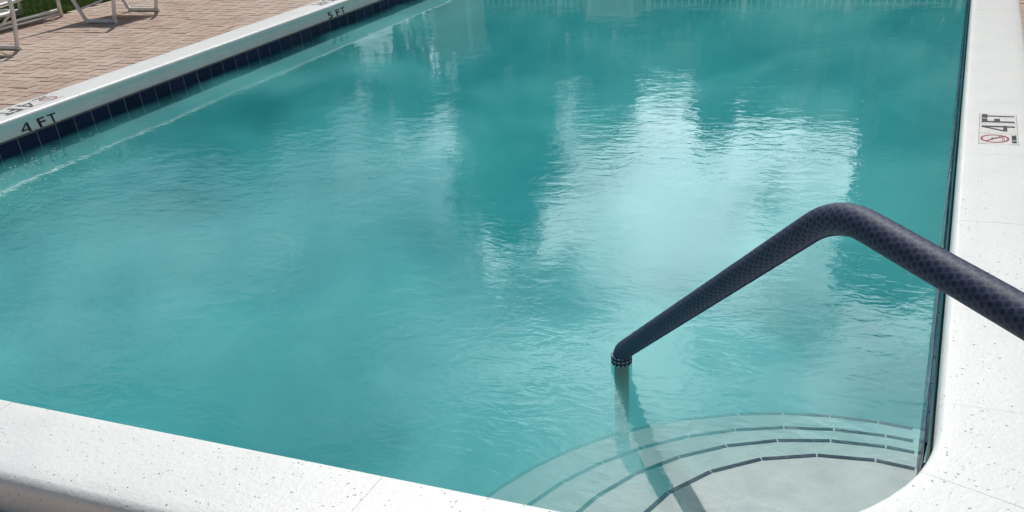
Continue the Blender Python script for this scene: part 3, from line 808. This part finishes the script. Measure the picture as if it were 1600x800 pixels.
# buildings
def building(az0, az1, el, Y, depth, label, floors, mat_, bays):
    x0, x1 = az_x(az0,Y), az_x(az1,Y); zt = el_z(az0 if abs(az0)<abs(az1) else az1, el, Y)
    e = empty('apartment_building', ((x0+x1)/2, Y, DZ), label, 'building')
    m2 = MB(); m2.box((x0,Y,DZ-.04),(x1,Y+depth,zt)); local(m2.build('wall', mat_, e), e)
    m2 = MB(); m2.box((x0-.2,Y-.25,zt+.003),(x1+.2,Y+depth+.2,zt+.18)); local(m2.build('roof', m_roof, e), e)
    fh = (zt-DZ)/floors; bw = (x1-x0)/bays
    for f_ in range(floors):
        for q in range(bays):
            wx = x0+bw*(q+.5); wz = DZ+fh*(f_+.55)
            fo = MB(); hw, hh_ = bw*.27, fh*.26
            fo.box((wx-hw-.06,Y-.06,wz-hh_-.06),(wx+hw+.06,Y-.003,wz-hh_)); fo.box((wx-hw-.06,Y-.06,wz+hh_),(wx+hw+.06,Y-.003,wz+hh_+.06))
            fo.box((wx-hw-.06,Y-.06,wz-hh_+.002),(wx-hw,Y-.003,wz+hh_-.002)); fo.box((wx+hw,Y-.06,wz-hh_+.002),(wx+hw+.06,Y-.003,wz+hh_-.002))
            w_ = local(fo.build('window', m_wfr, e), e)
            pn = MB(); pn.box((wx-hw+.002,Y-.03,wz-hh_+.002),(wx+hw-.002,Y-.004,wz+hh_-.002)); p_ = pn.build('pane', m_glass, w_)
    return e, x0, x1, zt
building(-23.2,-14.3,14.0,26,9,'low tan apartment building beyond the picket fence',1,m_stucco,6)
building(-13.1,-6.95,15.2,25,9,'two storey tan building between the low block and the tall one',2,m_stucco,3)
e, x0, x1, zt = building(-3.6,14,24.6,21,10,'tall tan apartment building beyond the far right of the pool',3,m_stucco,4)
m2 = MB(); m2.box((5.6,-8,DZ-.04),(14,20.7,zt+2.5)); local(m2.build('unseen_sky_block', m_stucco, e), e)  # unseen wing added to block sky light from the left coping face
for az in (-3.2,.9,5.5):
    xx = az_x(az,21); m2 = MB(); m2.tube([(xx,20.86,DZ),(xx,20.86,zt-.1)], .11, 8); local(m2.build('downpipe', m_wfr, e), e)
# trees
def tree(az, Y, el0, el1, spread, label, dens=7000, seed=0, trunk_r=.14, lobes=9, asp=1.0):
    rn = np.random.default_rng(seed); x = az_x(az, Y); zt = el_z(az, el1, Y); zb = el_z(az, el0, Y)
    e = empty('tree', (x, Y, DZ), label, 'tree', 'trees beyond the far end of the pool')
    mb = MB(); H = (zb+zt)/2-DZ
    base = [(0,0,-.03),(.05,.02,H*.35),(-.03,.06,H*.7),(.02,.0,H*1.15)]
    mb.tube(base, [trunk_r*1.3,trunk_r,trunk_r*.8,trunk_r*.3], 10)
    cz = (zb+zt)/2-DZ; hz = (zt-zb)/2
    L = []
    for i in range(lobes):
        a = rn.random()*6.283; rr_ = spread*rn.random()**.5*.75; zz = cz+hz*rn.uniform(-.65,.72)
        c_ = np.array([math.cos(a)*rr_, math.sin(a)*rr_, zz]); L.append((c_, spread*rn.uniform(.28,.5), hz*rn.uniform(.25,.42)))
        mb.tube([(0,0,H*rn.uniform(.45,.8)), tuple(c_*np.array([.5,.5,.92])), tuple(c_)], [trunk_r*.4,trunk_r*.25,trunk_r*.08], 6)
    mb.build('trunk', m_bark, e, True)
    n = dens; idx = rn.integers(0, lobes, n)
    C_ = np.array([l[0] for l in L])[idx]; rx = np.array([l[1] for l in L])[idx]; rz = np.array([l[2] for l in L])[idx]
    d = rn.normal(size=(n,3)); d /= np.linalg.norm(d,axis=1)[:,None]; d *= (rn.random(n)**.33)[:,None]*rn.uniform(.7,1.15,n)[:,None]
    P_ = C_+d*np.c_[rx,rx,rz]
    s_ = rn.uniform(.05,.13,n)[:,None]; a_ = rn.normal(size=(n,3)); a_ /= np.linalg.norm(a_,axis=1)[:,None]
    b_ = np.cross(a_, rn.normal(size=(n,3))); b_ /= np.linalg.norm(b_,axis=1)[:,None]
    Vq = np.stack([P_-a_*s_, P_+b_*s_*.5, P_+a_*s_, P_-b_*s_*.5],1)
    me = bpy.data.meshes.new('crown'); me.vertices.add(n*4); me.vertices.foreach_set('co', Vq.ravel()); me.loops.add(n*4); me.loops.foreach_set('vertex_index', np.arange(n*4))
    me.polygons.add(n); me.polygons.foreach_set('loop_start', np.arange(0,n*4,4)); me.update(calc_edges=True); me.materials.append(m_leaf)
    link(bpy.data.objects.new('crown', me), e)
    return e
tree(-24.8, 17.5, 4, 24, 1.75, 'tall broad leafed tree behind the stucco gate pillar', 15000, 1, .2, 20)
tree(-30.0, 19, 9.3, 16, 1.5, 'open crowned tree left of the tall tree with sky showing through', 4200, 2, .07, 12)
tree(-36, 16, 4, 15, 1.7, 'dense round tree with a low crown left of the gate pillar', 13000, 3, lobes=14)
tree(-41, 17, 4, 15.5, 2.6, 'spreading dense tree in the middle of the left tree row', 14000, 4, lobes=14)
tree(-49, 16, 3, 17, 2.6, 'dense tree second from the left end of the tree row', 14000, 5, lobes=14)
tree(-57, 15, 3, 17, 3.0, 'dense tree at the left end of the tree row', 14000, 6, lobes=14)
tree(-9.7, 19, 10.6, 16.8, 1.25, 'slender tree standing before the two storey building', 9000, 8, lobes=12)
building(-6.2,-3.75,15.6,21.6,8,'narrow tan wing against the left side of the tall building',2,m_stucco,1)
tree(-18.4, 20, 12.0, 15.9, 1.3, 'small loose tree standing before the low apartment building', 5000, 11, .08)
tree(-.5, 18, 18, 25.4, 1.6, 'tree standing before the tall apartment building', 9000, 9)
# hedge behind the fence
hx0, hx1 = az_x(-26,16), az_x(4,16)
rn = np.random.default_rng(12); n = 26000; zt = el_z(-15, 10.9, 16)
P_ = np.c_[rn.uniform(hx0,hx1,n), 16+rn.uniform(-.5,.5,n), rn.uniform(DZ,zt,n)+rn.normal(0,.06,n)]
s_ = rn.uniform(.04,.1,n)[:,None]; a_ = rn.normal(size=(n,3)); a_ /= np.linalg.norm(a_,axis=1)[:,None]; b_ = np.cross(a_, rn.normal(size=(n,3))); b_ /= np.linalg.norm(b_,axis=1)[:,None]
Vq = np.stack([P_-a_*s_, P_+b_*s_*.6, P_+a_*s_, P_-b_*s_*.6],1).reshape(-1,3)-np.array([(hx0+hx1)/2,16,DZ])
he = empty('hedge', ((hx0+hx1)/2,16,DZ), 'clipped green hedge behind the picket fence', 'hedge')
mesh('foliage', Vq, np.arange(n*4).reshape(-1,4), m_leaf, he)
